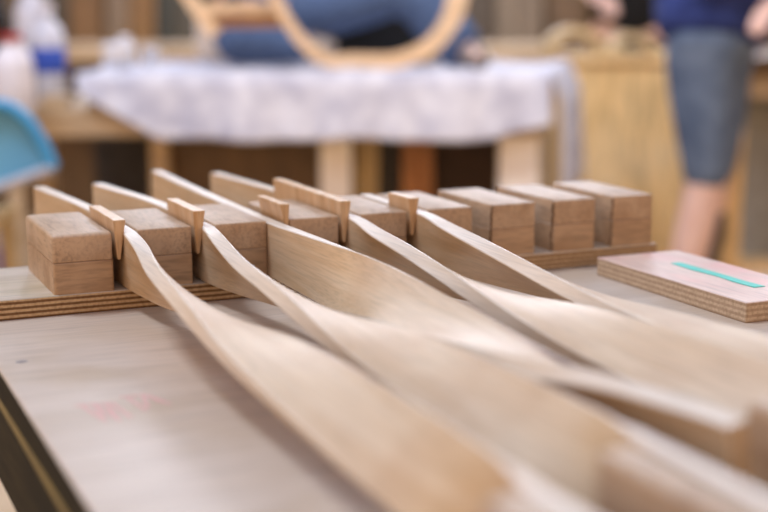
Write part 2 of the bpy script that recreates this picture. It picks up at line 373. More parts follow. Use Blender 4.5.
for i, s in enumerate(ST):
    T = .17; H = .705; loc = W(s['x'][-1][1], -3, 0)
    ny = 150; rings = []
    for k in range(ny+1):
        y = s['back']+(s['end']-s['back'])*k/ny
        th = math.radians(smoothstep_interp(s['th'], y)); z0 = smoothstep_interp(s['z'], y); x = smoothstep_interp(s['x'], y)-s['x'][-1][1]
        c, sn = math.cos(th), math.sin(th); ring = []
        e = .012
        prof = []
        nz = 8
        for (px, pz) in [(-T/2+e, -H/2), (T/2-e, -H/2), (T/2, -H/2+e)]+[(T/2, -H/2+e+(H-2*e)*j/nz) for j in range(1, nz)]+[(T/2, H/2-e), (T/2-e, H/2), (-T/2+e, H/2), (-T/2, H/2-e)]+[(-T/2, H/2-e-(H-2*e)*j/nz) for j in range(1, nz)]+[(-T/2, -H/2+e)]:
            # top leans to -x for positive angle
            X = px*c-pz*sn; Z = px*sn+pz*c
            ring.append(((x+X)*S, (y+3)*S, (z0+Z)*S))
        rings.append(ring)
    bm = bmesh.new(); sweep(bm, rings); bm.faces.ensure_lookup_table()
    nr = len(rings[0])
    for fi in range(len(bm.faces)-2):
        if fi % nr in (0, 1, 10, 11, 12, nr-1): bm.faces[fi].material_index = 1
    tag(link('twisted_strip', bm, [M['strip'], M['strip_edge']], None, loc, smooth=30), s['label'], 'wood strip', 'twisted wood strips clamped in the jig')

# ---- pink tinted ply offcut
t = thing('plywood_board', 'pink-tinted plywood board with turquoise tape lying on the table', 'board', W(8.03, -2.2, -.25))
bm = bx(-.68*S, .68*S, -1.6*S, 1.6*S, 0, .25*S, .0008, 1)
for f in bm.faces: f.material_index = 0 if f.normal.z > .7 else 1
link('panel', bm, [M['pink_board'], M['ply_edge2']], t)
bm = bmesh.new()
pts = [(.055, .78), (.04, .3), (.06, -.2), (.035, -.55), (.05, -.95)]
lo = [(x*S, y*S) for x, y in pts]; wd = [.07, .085, .07, .08, .085]
sweep(bm, [[((x-w*S), y, .25*S+.0001), (x+w*S, y, .25*S+.0001), (x+w*S, y, .25*S+.0007), (x-w*S, y, .25*S+.0007)] for (x, y), w in zip(lo, wd)])
link('tape_strip', bm, M['tape'], t, label='turquoise tape strip')

# ================================================================== background
m_felt = plain('grey_felt', (214, 213, 219), (176, 175, 188), scale=16, rough=.95, bump=.6)
m_bwood = wood('bench_wood', (214, 188, 152), (188, 158, 120), axis=0, scale=20, stretch=.1, vary=.05)
m_dwood = wood('dark_panel_wood', (112, 84, 54), (88, 64, 40), axis=2, scale=12, stretch=.2, vary=.05)
m_white = plain('white_paint', (248, 242, 234), (240, 230, 220), rough=.6)
m_orange = wood('orange_wood', (190, 132, 82), (164, 106, 62), axis=2, scale=14, stretch=.2)
m_cream = wood('cream_wood', (222, 196, 150), (200, 170, 120), axis=2, scale=14, stretch=.2)
m_gd = plain('dark_grey_sheet', (74, 70, 68), (60, 56, 54))
m_bent = wood('bentwood', (236, 206, 170), (224, 188, 146), axis=0, scale=20, stretch=.3)
m_cab = wood('cabinet_ply', (248, 214, 156), (232, 192, 130), (250, 228, 186), axis=2, scale=4, stretch=.4, vary=0, blotch=3)
m_jean = plain('blue_denim', (84, 104, 138), (66, 84, 116), scale=60, rough=.9)
m_short = plain('washed_denim', (104, 118, 138), (78, 92, 114), scale=14, rough=.9)
m_shirt = plain('blue_shirt', (52, 66, 122), (40, 52, 100), scale=18, rough=.9)
m_creamcloth = plain('cream_cloth', (222, 206, 186), (208, 190, 170), rough=.9)
m_black = plain('black_cloth', (26, 26, 28), (20, 20, 22), rough=.9)
m_skin = plain('skin', (222, 188, 172), (212, 174, 158), scale=12, rough=.5)
m_hair = plain('brown_hair', (72, 50, 34), (52, 36, 24), scale=90, rough=.7)
m_eye = plain('eye_white', (235, 232, 228)); m_iris = plain('iris', (52, 40, 30)); m_lip = plain('lip', (178, 108, 100))
m_silver = plain('silver_metal', (222, 224, 230), (200, 204, 212), rough=.35, metal=.5)
m_sole = plain('shoe', (150, 140, 132), (120, 110, 104))

def rp(p, base): return (p[0]-base[0], p[1]-base[1], p[2]-base[2])
# ---- rear bench
D0 = 3.55
base = (-.3, 3.9, 0)
bench = thing('workbench', 'wooden workbench behind the table with a grey blanket thrown over it', 'workbench', B(*base), rot)
def bbox(name, u0, u1, v0, v1, D, dep, mat, parent, base, bev=.003, label=None):
    a = A(u0, v1, D); b = A(u1, v0, D)
    return link(name, bx(a[0]-base[0], b[0]-base[0], D-base[1], D+dep-base[1], a[2]-base[2], b[2]-base[2], bev), mat, parent, label=label)
zs = A(100, 108, D0)[2]; zf = A(100, 137, D0)[2]; ztop = .835
xl = A(34, 110, D0)[0]
bm = bmesh.new(); box(bm, xl-base[0], .42-base[0], D0-base[1], .75+D0-base[1], zf, zs, .004); link('benchtop', bm, m_bwood, bench)
bm = bmesh.new(); box(bm, A(88, 90, D0+.06)[0]-base[0], .40-base[0], D0+.05-base[1], .72+D0-base[1], zs+.001, ztop, .004); link('platform', bm, m_bwood, bench)
def legs(u0, u1, D, mat, lab=None):
    a = A(u0, 150, D)[0]; b = A(u1, 150, D)[0]
    link('leg', bx(a-base[0], b-base[0], D-base[1], D+.06-base[1], 0, zf-.001, .003), mat, bench, label=lab)
legs(150, 167, 3.62, m_bwood); legs(320, 351, 3.62, m_white, 'white painted leg'); legs(500, 539, 3.58, m_white, 'white painted leg'); legs(38, 50, 4.2, m_bwood)
a = A(168, 150, 3.72)[0]; b = A(320, 150, 3.72)[0]
link('front_panel', bx(a-base[0], b-base[0], 3.72-base[1], 3.74-base[1], .12, zf-.001, .002), m_dwood, bench, label='dark brown panel')
link('back_panel', bx(xl-base[0], .4-base[0], 4.26-base[1], 4.28-base[1], .1, zf-.001, .002), m_gd, bench)
def standing_board(u0, u1, D, h, mat, label, th=.02, name='leaning_board'):
    a = A(u0, 160, D)[0]; b = A(u1, 160, D)[0]; c = (a+b)/2
    o = link(name, bx(-(b-a)/2, (b-a)/2, 0, th, 0, h, .002), mat, None, B(c, D, 0), rot)
    return tag(o, label, 'board', 'boards stored under the rear bench')
standing_board(355, 378, 3.8, .66, m_cream, 'cream upright board under the rear bench, beside its white middle leg')
standing_board(380, 400, 3.86, .66, m_gd, 'dark grey upright board under the rear bench')
standing_board(402, 433, 3.82, .66, m_orange, 'orange-brown upright board under the rear bench')
standing_board(436, 496, 3.9, .66, plain('dark_brown_sheet', (70, 50, 38), (58, 42, 32)), 'wide dark brown board under the rear bench beside the white end leg')

# ---- blanket: top, front drape with a slanting hem, flap past the far end
bb = (-.3, 3.8, ztop)
bm = bmesh.new(); nu, nv = 90, 30; grid = []
rnd = random.Random(3)
ph = [rnd.uniform(0, 6) for _ in range(6)]
def fold(x): return .006*math.sin(x*23+ph[0])+.004*math.sin(x*47+ph[1])+.003*math.sin(x*71+ph[2])
xa, xb = A(78, 80, D0)[0], .435
for i in range(nu+1):
    u = i/nu; row = []
    hang = .035+.135*min(1, u/.17)
    hang += .004*math.sin(u*17+1)+.002*math.sin(u*40)
    if u > .88: hang -= .04*(u-.88)/.12
    for j in range(nv+1):
        v = j/nv
        x = xa+(xb-xa)*u
        sk = .14*u*u*u
        if v < .5:      # on the top from back to front
            t = v/.5; y = D0+.70+(0.0-.70)*t; z = ztop+.012+.5*fold(x+y*.4)
            x += sk*(1-t)
            y += .03*(1-t)*0
        else:
            t = (v-.5)/.5; y = D0-.012-.02*t+fold(x)*t*.7; z = ztop+.012-hang*t
            if t < .15: y += .008*(1-t/.15); z += .002
        row.append(bm.verts.new((x-bb[0], y-bb[1], z-bb[2])))
    grid.append(row)
for i in range(nu):
    for j in range(nv): bm.faces.new((grid[i][j], grid[i+1][j], grid[i+1][j+1], grid[i][j+1]))
# flap hanging past the end of the bench, joined to the end edge of the top
prev = [grid[nu][j] for j in range(nv//2+1)]
for k in range(1, 15):
    t = k/14; cur = []
    for j, pv in enumerate(grid[nu][:nv//2+1]):
        s = 1-j/(nv/2)
        c = pv.co; drop = (.335+.02*math.sin(j*.9))*t
        cur.append(bm.verts.new((c.x+.03*min(1, t*5)+.012*math.sin(j*.8)*t+.02*t, c.y, c.z-drop-.001)))
    for j in range(nv//2): bm.faces.new((prev[j], cur[j], cur[j+1], prev[j+1]))
    prev = cur
blk = link('blanket', bm, m_felt, None, B(*bb), rot, smooth=60)
md = blk.modifiers.new('thick', 'SOLIDIFY'); md.thickness = .009; md.offset = 0
tag(blk, 'thick grey felt blanket draped over the rear workbench', 'blanket')
zb = ztop+.026

# ---- people ------------------------------------------------------
def skin_mesh(name, chains, mat, parent, sub=2, extra=None, label=None):
    """chains: lists of (point, radius); points that coincide are shared"""
    me = bpy.data.meshes.new(name+'_cage'); verts = []; rad = []; edges = []; idx = {}
    for ch in chains:
        last = None
        for p, r in ch:
            k = tuple(round(c, 4) for c in p)
            if k not in idx: idx[k] = len(verts); verts.append(p); rad.append(r if isinstance(r, tuple) else (r, r))
            if last is not None and last != idx[k]: edges.append((last, idx[k]))
            last = idx[k]
    me.from_pydata(verts, edges, [])
    o = bpy.data.objects.new(name, me); col.objects.link(o)
    o.modifiers.new('skin', 'SKIN')
    for i, sv in enumerate(me.skin_vertices[0].data): sv.radius = rad[i]; sv.use_root = (i == 0)
    s = o.modifiers.new('sub', 'SUBSURF'); s.levels = sub; s.render_levels = sub
    dg = bpy.context.evaluated_depsgraph_get(); dg.update()
    new = bpy.data.meshes.new_from_object(o.evaluated_get(dg))
    new.name = name; o.modifiers.clear(); o.data = new
    bm = bmesh.new(); bm.from_mesh(new)
    if extra: extra(bm)
    bm.to_mesh(new); bm.free()
    new.materials.clear(); new.materials.append(mat)
    for p in new.polygons: p.use_smooth = True
    o.parent = parent
    if label: o['label'] = label
    return o
def V(*a): return Vector(a)
def hand(wrist, d, palm_n, curl=.5, side=1):
    """palm and five fingers as skin chains starting at the wrist; d: direction, palm_n: out of the palm"""
    d = d.normalized(); n = palm_n.normalized(); s = d.cross(n).normalized()*side
    root = wrist+d*.03; out = [[(wrist, .026), (root, (.03, .018)), (wrist+d*.07, (.034, .014))]]
    pe = wrist+d*.07
    for k, (o, L) in enumerate(((-.03, .072), (-.01, .082), (.011, .076), (.03, .06))):
        p = pe+s*o+d*.012; c = [(pe, (.034, .014)), (p, .0095)]; a = 0
        for q in (.42, .32, .26):
            a += curl*.8; p = p+(d*math.cos(a)+n*math.sin(a))*L*q; c.append((p, .0085))
        out.append(c)
    t = root-s*.03+n*.004; out.append([(root, (.03, .018)), (t, .012), (t-s*.016+d*.03+n*.008, .0105), (t-s*.012+d*.058+n*.02, .009)])
    return out
def add_head(c, facing, tilt):
    """shape the head with nose, ears and chin into the body mesh"""
    f = facing.normalized(); up = tilt.normalized(); r = f.cross(up).normalized()
    def fn(bm):
        def ell(ctr, a, b, cc, seg=20, rg=14):
            g = bmesh.ops.create_uvsphere(bm, u_segments=seg, v_segments=rg, radius=1)
            for v in g['verts']:
                q = v.co.copy()
                if q.z < -.2: q.x *= 1-.28*(-q.z-.2); q.y *= 1-.12*(-q.z-.2)
                v.co = ctr+r*q.x*a+f*q.y*b+up*q.z*cc
        ell(c, .076, .096, .118)
        ell(c+f*.098-up*.012, .013, .02, .024, 10, 8)
        for s in (-1, 1): ell(c+r*.076*s-up*.008, .008, .02, .032, 10, 8)
    return fn, r, f, up
def person(label, base, J, parts, head, facing, tilt, hairlen=0):
    t = thing('person', label, 'person', B(*base), rot)
    L = lambda p: Vector(p)-Vector(base)
    g = {k: L(v) for k, v in J.items()}
    hs = []
    ch = [[(g['pelvis'], (.13, .095)), (g['belly'], (.12, .085)), (g['chest'], (.145, .1)), (g['neck'], .058), (L(head)-tilt*.06, .055)]]
    for s in 'ab':
        ch.append([(g['pelvis'], (.13, .095)), (g['hip_'+s], .082), (g['hip_'+s].lerp(g['knee_'+s], .5), .076), (g['knee_'+s], .058),
                   (g['knee_'+s].lerp(g['ankle_'+s], .35), .058), (g['ankle_'+s], .038), (g['toe_'+s], (.042, .026))])
        ch.append([(g['chest'], (.145, .1)), (g['shoulder_'+s], .055), (g['elbow_'+s], .042), (g['elbow_'+s].lerp(g['wrist_'+s], .3), .042), (g['wrist_'+s], .026)])
        ch += hand(g['wrist_'+s], g['wrist_'+s]-g['elbow_'+s], Vector((0, -.3, -1)), .5, 1 if s == 'a' else -1)
    fn, r, f, up = add_head(L(head), facing, tilt)
    skin_mesh('body', ch, m_skin, t, 2, fn)
    hc = L(head)
    bm = bmesh.new(); gg = bmesh.ops.create_uvsphere(bm, u_segments=24, v_segments=18, radius=1)
    kill = [v for v in gg['verts'] if (v.co.z < .12 and v.co.y > -.1) or v.co.z < -.45]
    for v in gg['verts']: v.co = hc-f*.006+r*v.co.x*.084+f*v.co.y*.104+up*(v.co.z*.122)
    bmesh.ops.delete(bm, geom=kill, context='VERTS')
    link('hair', bm, m_hair, t, smooth=80)
    for s in (-1, 1):
        bm = bmesh.new(); bmesh.ops.create_uvsphere(bm, u_segments=14, v_segments=10, radius=.0125)
        e = link('eye', bm, m_eye, t, hc+f*.084+r*.03*s+up*.006, smooth=60)
        bm = bmesh.new(); bmesh.ops.create_uvsphere(bm, u_segments=10, v_segments=8, radius=.006); link('iris', bm, m_iris, e, f*.009, smooth=60)
    bm = bmesh.new(); bmesh.ops.create_uvsphere(bm, u_segments=14, v_segments=8, radius=1)
    for v in bm.verts: v.co = r*v.co.x*.022+f*v.co.y*.008+up*v.co.z*.006
    link('mouth', bm, m_lip, t, hc+f*.082-up*.055, smooth=60)
    parts(t, g)
    return t
def torso_cloth(t, g, mat, name='shirt', grow=1.12, sleeve=.55, low=.0):
    ch = [[(g['pelvis'].lerp(g['belly'], low), (.16*grow, .118*grow)), (g['belly'], (.145*grow, .108*grow)), (g['chest'], (.165*grow, .14*grow)), (g['chest'].lerp(g['neck'], .62), .105)]]
    for s in 'ab': ch.append([(g['chest'], (.165*grow, .135*grow)), (g['shoulder_'+s], .078), (g['shoulder_'+s].lerp(g['elbow_'+s], sleeve), .058)])
    skin_mesh(name, ch, mat, t)

# standing person, seen from the waist down
Dp = 3.75
def U(u, v, D=Dp): return Vector(A(u, v, D))
hipc = U(712, 48); kz = U(700, 176)
r0 = hipc.x
stand = dict(pelvis=V(r0, Dp, .93), belly=V(r0+.01, Dp+.01, 1.1), chest=V(r0+.03, Dp+.0, 1.33), neck=V(r0+.05, Dp, 1.52),
  hip_a=V(r0-.035, Dp-.04, .88), knee_a=V(r0-.012, Dp-.05, .55), ankle_a=V(r0-.085, Dp, .09), toe_a=V(r0-.08, Dp-.15, .035),
  hip_b=V(r0+.045, Dp+.06, .88), knee_b=V(r0+.04, Dp+.10, .55), ankle_b=V(r0-.005, Dp+.14, .09), toe_b=V(r0+.01, Dp+.0, .035),
  shoulder_a=V(r0-.16, Dp-.02, 1.42), elbow_a=V(r0-.13, Dp-.2, 1.16), wrist_a=V(r0+.07, Dp-.16, 1.02),
  shoulder_b=V(r0+.22, Dp+.02, 1.43), elbow_b=V(r0+.3, Dp-.05, 1.16), wrist_b=V(r0+.12, Dp-.19, .985))
stand['wrist_a'] = V(r0+.08, Dp-.2, 1.1); stand['wrist_b'] = V(r0+.15, Dp-.16, 1.06)
def stand_cl(t, g):
    torso_cloth(t, g, m_shirt, low=-.4, grow=1.3)
    skin_mesh('shirt_hem', [[(g['belly'], .165), (g['pelvis']+V(0, 0, .05), .17), (g['pelvis'], .17)]], m_shirt, t)
    ch = [[(g['pelvis']+V(0, 0, .06), .13), (g['pelvis'], .14)]]
    for s in 'ab':
        ch.append([(g['pelvis'], .14), (g['hip_'+s], .11), (g['hip_'+s].lerp(g['knee_'+s], .5), .092), (g['knee_'+s]+V(0, 0, .02), .068), (g['knee_'+s]+V(0, 0, -.03), .062)])
    skin_mesh('shorts', ch, m_short, t)
    for s in 'ab':
        a = g['ankle_'+s]; b = g['toe_'+s]
        skin_mesh('shoe', [[(a+V(0, .03, -.02), .05), (a.lerp(b, .5), (.05, .042)), (b+V(0, -.03, .005), (.048, .034))]], m_sole, t)
    # long dark sock on the rear leg
    skin_mesh('sock', [[(g['knee_b']+V(0, 0, -.08), .064), (g['knee_b'].lerp(g['ankle_b'], .5), .06), (g['ankle_b']+V(0, 0, .02), .046)]],
        plain('dark_sock', (52, 58, 68), (40, 44, 54)), t, label='dark sock on the rear leg')
person('standing person in a blue shirt and knee-length washed denim shorts', (r0, Dp, 0), stand, stand_cl,
       V(r0+.06, Dp-.03, 1.67), V(.35, -.9, -.3), V(0, -.05, 1))

# person sitting on the blanket, knee raised
Ds = 3.96
P0 = V(*A(272, 50, Ds)); P0.z = zb+.14
sit = dict(pelvis=P0, belly=P0+V(.0, .02, .17), chest=P0+V(.03, .0, .37), neck=P0+V(.05, -.02, .54),
  hip_a=P0+V(.05, -.06, -.01), knee_a=V(*A(408, -14, Ds-.12)), ankle_a=V(*A(462, 50, Ds-.14)), toe_a=V(*A(486, 64, Ds-.2)),
  hip_b=P0+V(-.07, -.03, -.03), knee_b=V(A(232, 55, Ds-.15)[0], Ds-.17, zb+.072), ankle_b=V(A(300, 55, Ds-.2)[0], Ds-.12, zb+.05), toe_b=V(A(335, 55, Ds-.2)[0], Ds-.08, zb+.045),
  shoulder_a=P0+V(.18, -.06, .47), elbow_a=P0+V(.3, -.16, .26), wrist_a=P0+V(.44, -.22, .36),
  shoulder_b=P0+V(-.14, .0, .47), elbow_b=P0+V(-.24, -.14, .25), wrist_b=P0+V(-.16, -.3, .35))
def sit_cl(t, g):
    torso_cloth(t, g, m_creamcloth, grow=1.05, sleeve=.8, low=.25)
    ch = [[(g['pelvis'], (.14, .105)), (g['pelvis']+V(.0, .01, .05), (.135, .1))]]
    for s in 'ab':
        ch.append([(g['pelvis'], (.14, .105)), (g['hip_'+s], .095), (g['hip_'+s].lerp(g['knee_'+s], .5), .09 if s == 'a' else .075), (g['knee_'+s], .086 if s == 'a' else .08), (g['knee_'+s].lerp(g['ankle_'+s], .5), .08 if s == 'a' else .068), (g['ankle_'+s], .072 if s == 'a' else .05), (g['ankle_'+s].lerp(g['toe_'+s], .25), .068 if s == 'a' else .045)])
    for s in 'ab': skin_mesh('shoe', [[(g['ankle_'+s], .042), (g['ankle_'+s].lerp(g['toe_'+s], .6), (.042, .034)), (g['toe_'+s], (.04, .03))]], m_sole, t)
    skin_mesh('jeans', ch, m_jean, t)
sit_t = person('person in blue jeans sitting on the blanket with knees raised', (P0.x, Ds, zb), sit, sit_cl,
       P0+V(.07, -.06, .69), V(.3, -.8, -.5), V(.05, -.1, 1))

# person in black behind the plywood cabinet
Db = 5.35
q = V(*A(630, 20, Db)); rb = q.x
blk_p = dict(pelvis=V(rb, Db, .92), belly=V(rb, Db, 1.08), chest=V(rb, Db-.04, 1.3), neck=V(rb, Db-.08, 1.48),
  hip_a=V(rb-.09, Db, .88), knee_a=V(rb-.1, Db, .5), ankle_a=V(rb-.1, Db+.02, .09), toe_a=V(rb-.11, Db-.12, .035),
  hip_b=V(rb+.09, Db, .88), knee_b=V(rb+.1, Db, .5), ankle_b=V(rb+.1, Db+.02, .09), toe_b=V(rb+.11, Db-.12, .035),
  shoulder_a=V(rb-.19, Db-.06, 1.38), elbow_a=V(rb-.27, Db-.1, 1.14), wrist_a=V(rb-.19, Db-.3, 1.07),
  shoulder_b=V(rb+.19, Db-.06, 1.38), elbow_b=V(rb+.25, Db-.1, 1.14), wrist_b=V(rb+.16, Db-.3, 1.07))
def blk_cl(t, g):
    torso_cloth(t, g, m_black, low=-.3)
    ch = [[(g['pelvis']+V(0, 0, .03), (.16, .12)), (g['pelvis'], (.165, .125))]]
    for s in 'ab': ch.append([(g['pelvis'], (.165, .125)), (g['hip_'+s], .11), (g['knee_'+s], .075), (g['ankle_'+s], .062)])
    skin_mesh('trousers', ch, m_black, t)
person('person in black standing behind the tall plywood cabinet', (rb, Db, 0), blk_p, blk_cl,
       V(rb, Db-.12, 1.62), V(-.2, -.9, -.5), V(0, -.1, 1))

# ---- bentwood frame held on the blanket
Dh = 3.6
fb = V(*A(372, 70, Dh)); fb.z = zb
fr = thing('bentwood_frame', 'curved bentwood frame with a cross rail resting on the grey blanket', 'chair frame', B(*fb), rot)
def ribbon(pts, w, th, name, mat, flare=None):
    """flat band swept along a curve; w = depth, th = thickness in the plane of the curve"""
    P = cr(pts, 8); rings = []
    for i, p in enumerate(P):
        t = (P[min(i+1, len(P)-1)]-P[max(i-1, 0)]).normalized(); n = Vector((-t.z, 0, t.x)).normalized()
        k = i/(len(P)-1); tt_ = th*(1+(flare or 0)*k*k)
        rings.append([p+n*tt_/2-V(0, w/2, 0), p-n*tt_/2-V(0, w/2, 0), p-n*tt_/2+V(0, w/2, 0), p+n*tt_/2+V(0, w/2, 0)])
    bm = bmesh.new(); sweep(bm, rings); bmesh.ops.bevel(bm, geom=[e for e in bm.edges], offset=.003, segments=1, affect='EDGES') if False else None
    return link(name, bm, mat, fr, smooth=50)
def F_(u, v, D=Dh): 
    p = V(*A(u, v, D)); return p-fb
low = F_(378, 70); sh = V(0, 0, .016-low.z) if low.z < .016 else V(0, 0, 0)
hp = [F_(262, -60), F_(270, -15), F_(286, 18), F_(304, 43), F_(328, 61), low+V(F_(355, 70).x-low.x, 0, 0), F_(398, 64, Dh+.02), F_(432, 44, Dh+.03), F_(453, 14, Dh+.03), F_(458, -25, Dh+.03), F_(446, -70, Dh+.03)]
hp = [V(p.x, p.y, max(p.z, .02)) for p in hp]
ribbon(hp, .03, .027, 'hoop', m_bent, 1.5)
ribbon([F_(182, -14, Dh+.02), F_(198, 10, Dh+.02), F_(216, 34, Dh+.02)], .03, .034, 'side_bar', m_bent)
ribbon([F_(206, 9, Dh+.03), F_(240, 8, Dh+.03), F_(282, 9, Dh+.03)], .03, .03, 'cross_rail', m_bent)
ribbon([F_(212, 21, Dh+.05), F_(245, 21, Dh+.05), F_(284, 21, Dh+.05)], .02, .034, 'lower_rail', wood('rail_wood', (190, 146, 100), (166, 120, 78), axis=0, scale=20, stretch=.2))

# black bag behind the legs
def rounded(name, label, cat, ctr, sx, sy, sz, mat, bev, group=None):
    o = link(name, bx(-sx/2, sx/2, -sy/2, sy/2, 0, sz, bev, 3), mat, None, B(*ctr), rot, smooth=50); return tag(o, label, cat, group)
a = A(385, 60, 4.2)
bg_ = thing('tool_bag', 'black tool bag on the rear bench behind the raised knees', 'bag', B(a[0], 4.2, zb), rot)
bm = bmesh.new(); hexa(bm, [(-.17,-.07,0),(.17,-.07,0),(.17,.07,0),(-.17,.07,0),(-.14,-.04,.22),(.14,-.04,.22),(.14,.04,.22),(-.14,.04,.22)], .02, 3)
link('body', bm, m_black, bg_, smooth=50)
bm = bmesh.new(); tube(bm, cr([(-.07, 0, .19), (-.05, 0, .26), (.05, 0, .26), (.07, 0, .19)], 6), .008, 8); link('handle', bm, m_black, bg_, smooth=60)

cu = bx(-.09, .09, -.07, .07, 0, .14, .03, 4)
tag(link('cushion', cu, m_creamcloth, None, B(A(226, 60, 4.1)[0], 4.15, zb), rot, smooth=60), 'pale cushion on the blanket behind the bent denim knee', 'cushion')
# silver metal clamp/tin items on the blanket
a = A(118, 73, 3.62)
sv = thing('metal_tin', 'small shiny silver tin standing on the end of the grey blanket', 'tin', B(a[0], 3.66, zb), rot)
link('body', bx(-.042, .038, -.03, .03, 0, .062, .006, 3), m_silver, sv, smooth=50)
bm = bmesh.new(); lathe(bm, [(.001, .0625), (.018, .0625), (.02, .07), (.016, .08), (.001, .082)], 18, (.014, 0, 0)); link('cap', bm, m_silver, sv, smooth=50)
a = A(148, 73, 3.64)
cp = thing('steel_cup', 'small pale steel cup beside the silver tin', 'cup', B(a[0], 3.68, zb), rot)
bm = bmesh.new(); lathe(bm, [(.001, 0), (.016, 0), (.019, .05), (.02, .052), (.018, .052), (.015, .004), (.001, .004)], 22); link('body', bm, m_silver, cp, smooth=50)
bm = bmesh.new(); tube(bm, cr([(.018, 0, .04), (.032, 0, .036), (.032, 0, .018), (.017, 0, .012)], 5), .0025, 8); link('handle', bm, m_silver, cp, smooth=50)

# ---- bottles on a side shelf at the bench end
m_pet = plain('cloudy_plastic', (206, 206, 214), (190, 190, 200), rough=.25, spec=.5)
m_blue_lab = plain('blue_label', (52, 78, 168), (60, 90, 180)); m_red = plain('red_cap', (176, 34, 44)); m_wht = plain('white_bottle', (226, 222, 226), (214, 210, 216), rough=.35)
m_teal = plain('teal_plastic', (92, 178, 188), (70, 156, 170), rough=.4)
Dq = 3.5
st_z = A(20, 112, Dq)[2]
cab = (A(-20, 120, Dq)[0], 3.66, 0)
cb = thing('side_stand', 'low wooden stand at the end of the rear bench carrying bottles', 'stand', B(*cab), rot)
link('top', bx(-.16, xl-cab[0]-.006, -.2, .25, st_z-.03, st_z, .003), m_bwood, cb)
for sx in (-.15, .05):
    for sy in (-.12, .2): link('leg', bx(sx, sx+.04, sy, sy+.04, 0, st_z-.03, .002), m_bwood, cb)
def bottle(u, D, h, r, mat, cap, lab, label, cz, base_z, labc=None, neck=.35):
    a = A(u, 100, D); t = thing('bottle', label, 'bottle', B(a[0], D, base_z+.0005), rot, 'bottles beside the rear bench')
    bm = bmesh.new(); lathe(bm, [(.001, 0), (r*.92, 0), (r, .008), (r, h*.62), (r*.9, h*.72), (r*neck, h*.86), (r*neck, h*.92), (.001, h*.92)], 28); link('body', bm, mat, t, smooth=50)
    bm = bmesh.new(); lathe(bm, [(.001, h*.921), (r*neck*1.25, h*.921), (r*neck*1.2, h), (.001, h)], 20); link('cap', bm, cap, t, smooth=50)
    if labc:
        bm = bmesh.new(); lathe(bm, [(r*1.001, h*.3), (r*1.015, h*.305), (r*1.015, h*.55), (r*1.001, h*.555)], 28); link('label_band', bm, labc, t, smooth=50)
    return t
bottle(14, 3.45, .20, .052, m_wht, m_red, None, 'white plastic bottle with a red cap', 0, st_z, None, .45)
bottle(2, 3.62, .33, .035, plain('dark_bottle', (30, 28, 30), (22, 20, 22), rough=.2), m_black, None, 'tall dark bottle behind the white one', 0, st_z, None)
bottle(50, 3.74, .27, .048, m_pet, m_wht, None, 'cloudy clear bottle with a blue label', 0, zs, m_blue_lab)
bottle(36, 4.0, .36, .05, m_pet, m_teal, None, 'tall cloudy bottle with a teal cap, behind the blue-labelled one', 0, zs, None)
# wooden offcut lying at the bench end
bm = bx(-.07, .0, -.05, .05, 0, .03, .003)
a = A(78, 100, 3.62); tag(link('wood_block', bm, m_bwood, None, B(a[0]-.02, 3.62, zs+.0005), rot+.05), 'flat wooden offcut lying at the bare end of the rear bench', 'offcut')

# ---- blue dustpan leaning on a stool in front of the stand
m_bluep = plain('blue_plastic', (60, 140, 188), (74, 156, 200), scale=8, rough=.4)
m_bluel = plain('pale_blue_plastic', (112, 176, 206), (100, 164, 198), scale=8, rough=.45)
m_lip2 = plain('grey_rubber', (186, 188, 196), (170, 172, 180))
Dd = 3.05
pL = V(*A(-60, 205, Dd)); pR = V(*A(55, 168, Dd)); 
stz = A(10, 211, Dd)[2]-.012
sb = (A(-16, 200, Dd)[0], Dd+.05, 0)
stl = thing('stool', 'tan wooden stool holding the blue dustpan', 'stool', B(*sb), rot)
link('seat', bx(-.16, .03, -.1, .12, stz-.03, stz, .003), m_cream, stl)
for sx in (-.15, -.005):
    for sy in (-.09, .08): link('leg', bx(sx, sx+.03, sy, sy+.03, 0, stz-.03, .002), m_cream, stl)
dpn = thing('dustpan', 'blue plastic dustpan with a pale grey lip, standing on end', 'dustpan', B(pL.lerp(pR, .5).x, Dd, stz), rot)
o0 = V(pL.lerp(pR, .5).x, Dd, stz)
def DP(u, v, dy=0): p = V(*A(u, v, Dd)); return V(p.x-o0.x, dy, p.z-o0.z)
outer = [(-62, 200), (-58, 160), (-40, 124), (-15, 106), (8, 107), (28, 122), (43, 145), (53, 168)]
Pn = cr([DP(u, v) for u, v in outer], 6)
zmin = min(p.z for p in Pn)
bm = bmesh.new()
front = [bm.verts.new(p+V(0, .02, 0)) for p in Pn]; back = [bm.verts.new(p+V(0, .024, 0)) for p in Pn]
bm.faces.new(front); bm.faces.new(back[::-1])
for i in range(len(Pn)): bm.faces.new((front[i], front[(i+1) % len(Pn)], back[(i+1) % len(Pn)], back[i]))
link('pan', bm, m_bluel, dpn)
bm = bmesh.new(); tube(bm, [p+V(0, .004, 0) for p in Pn], .014, 10); link('rim', bm, m_bluep, dpn, smooth=60)
bm = bmesh.new(); tube(bm, [DP(-62, 204)+V(0, .0, .0), DP(-4, 188), DP(54, 168)], .011, 10); link('lip', bm, m_lip2, dpn, smooth=60, label='pale grey lip')
bm = bmesh.new(); tube(bm, [DP(-30, 118)+V(0, .02, 0), DP(-46, 90)+V(0, .02, 0), DP(-60, 60)+V(0, .02, 0)], .013, 10); link('handle', bm, m_bluep, dpn, smooth=60)

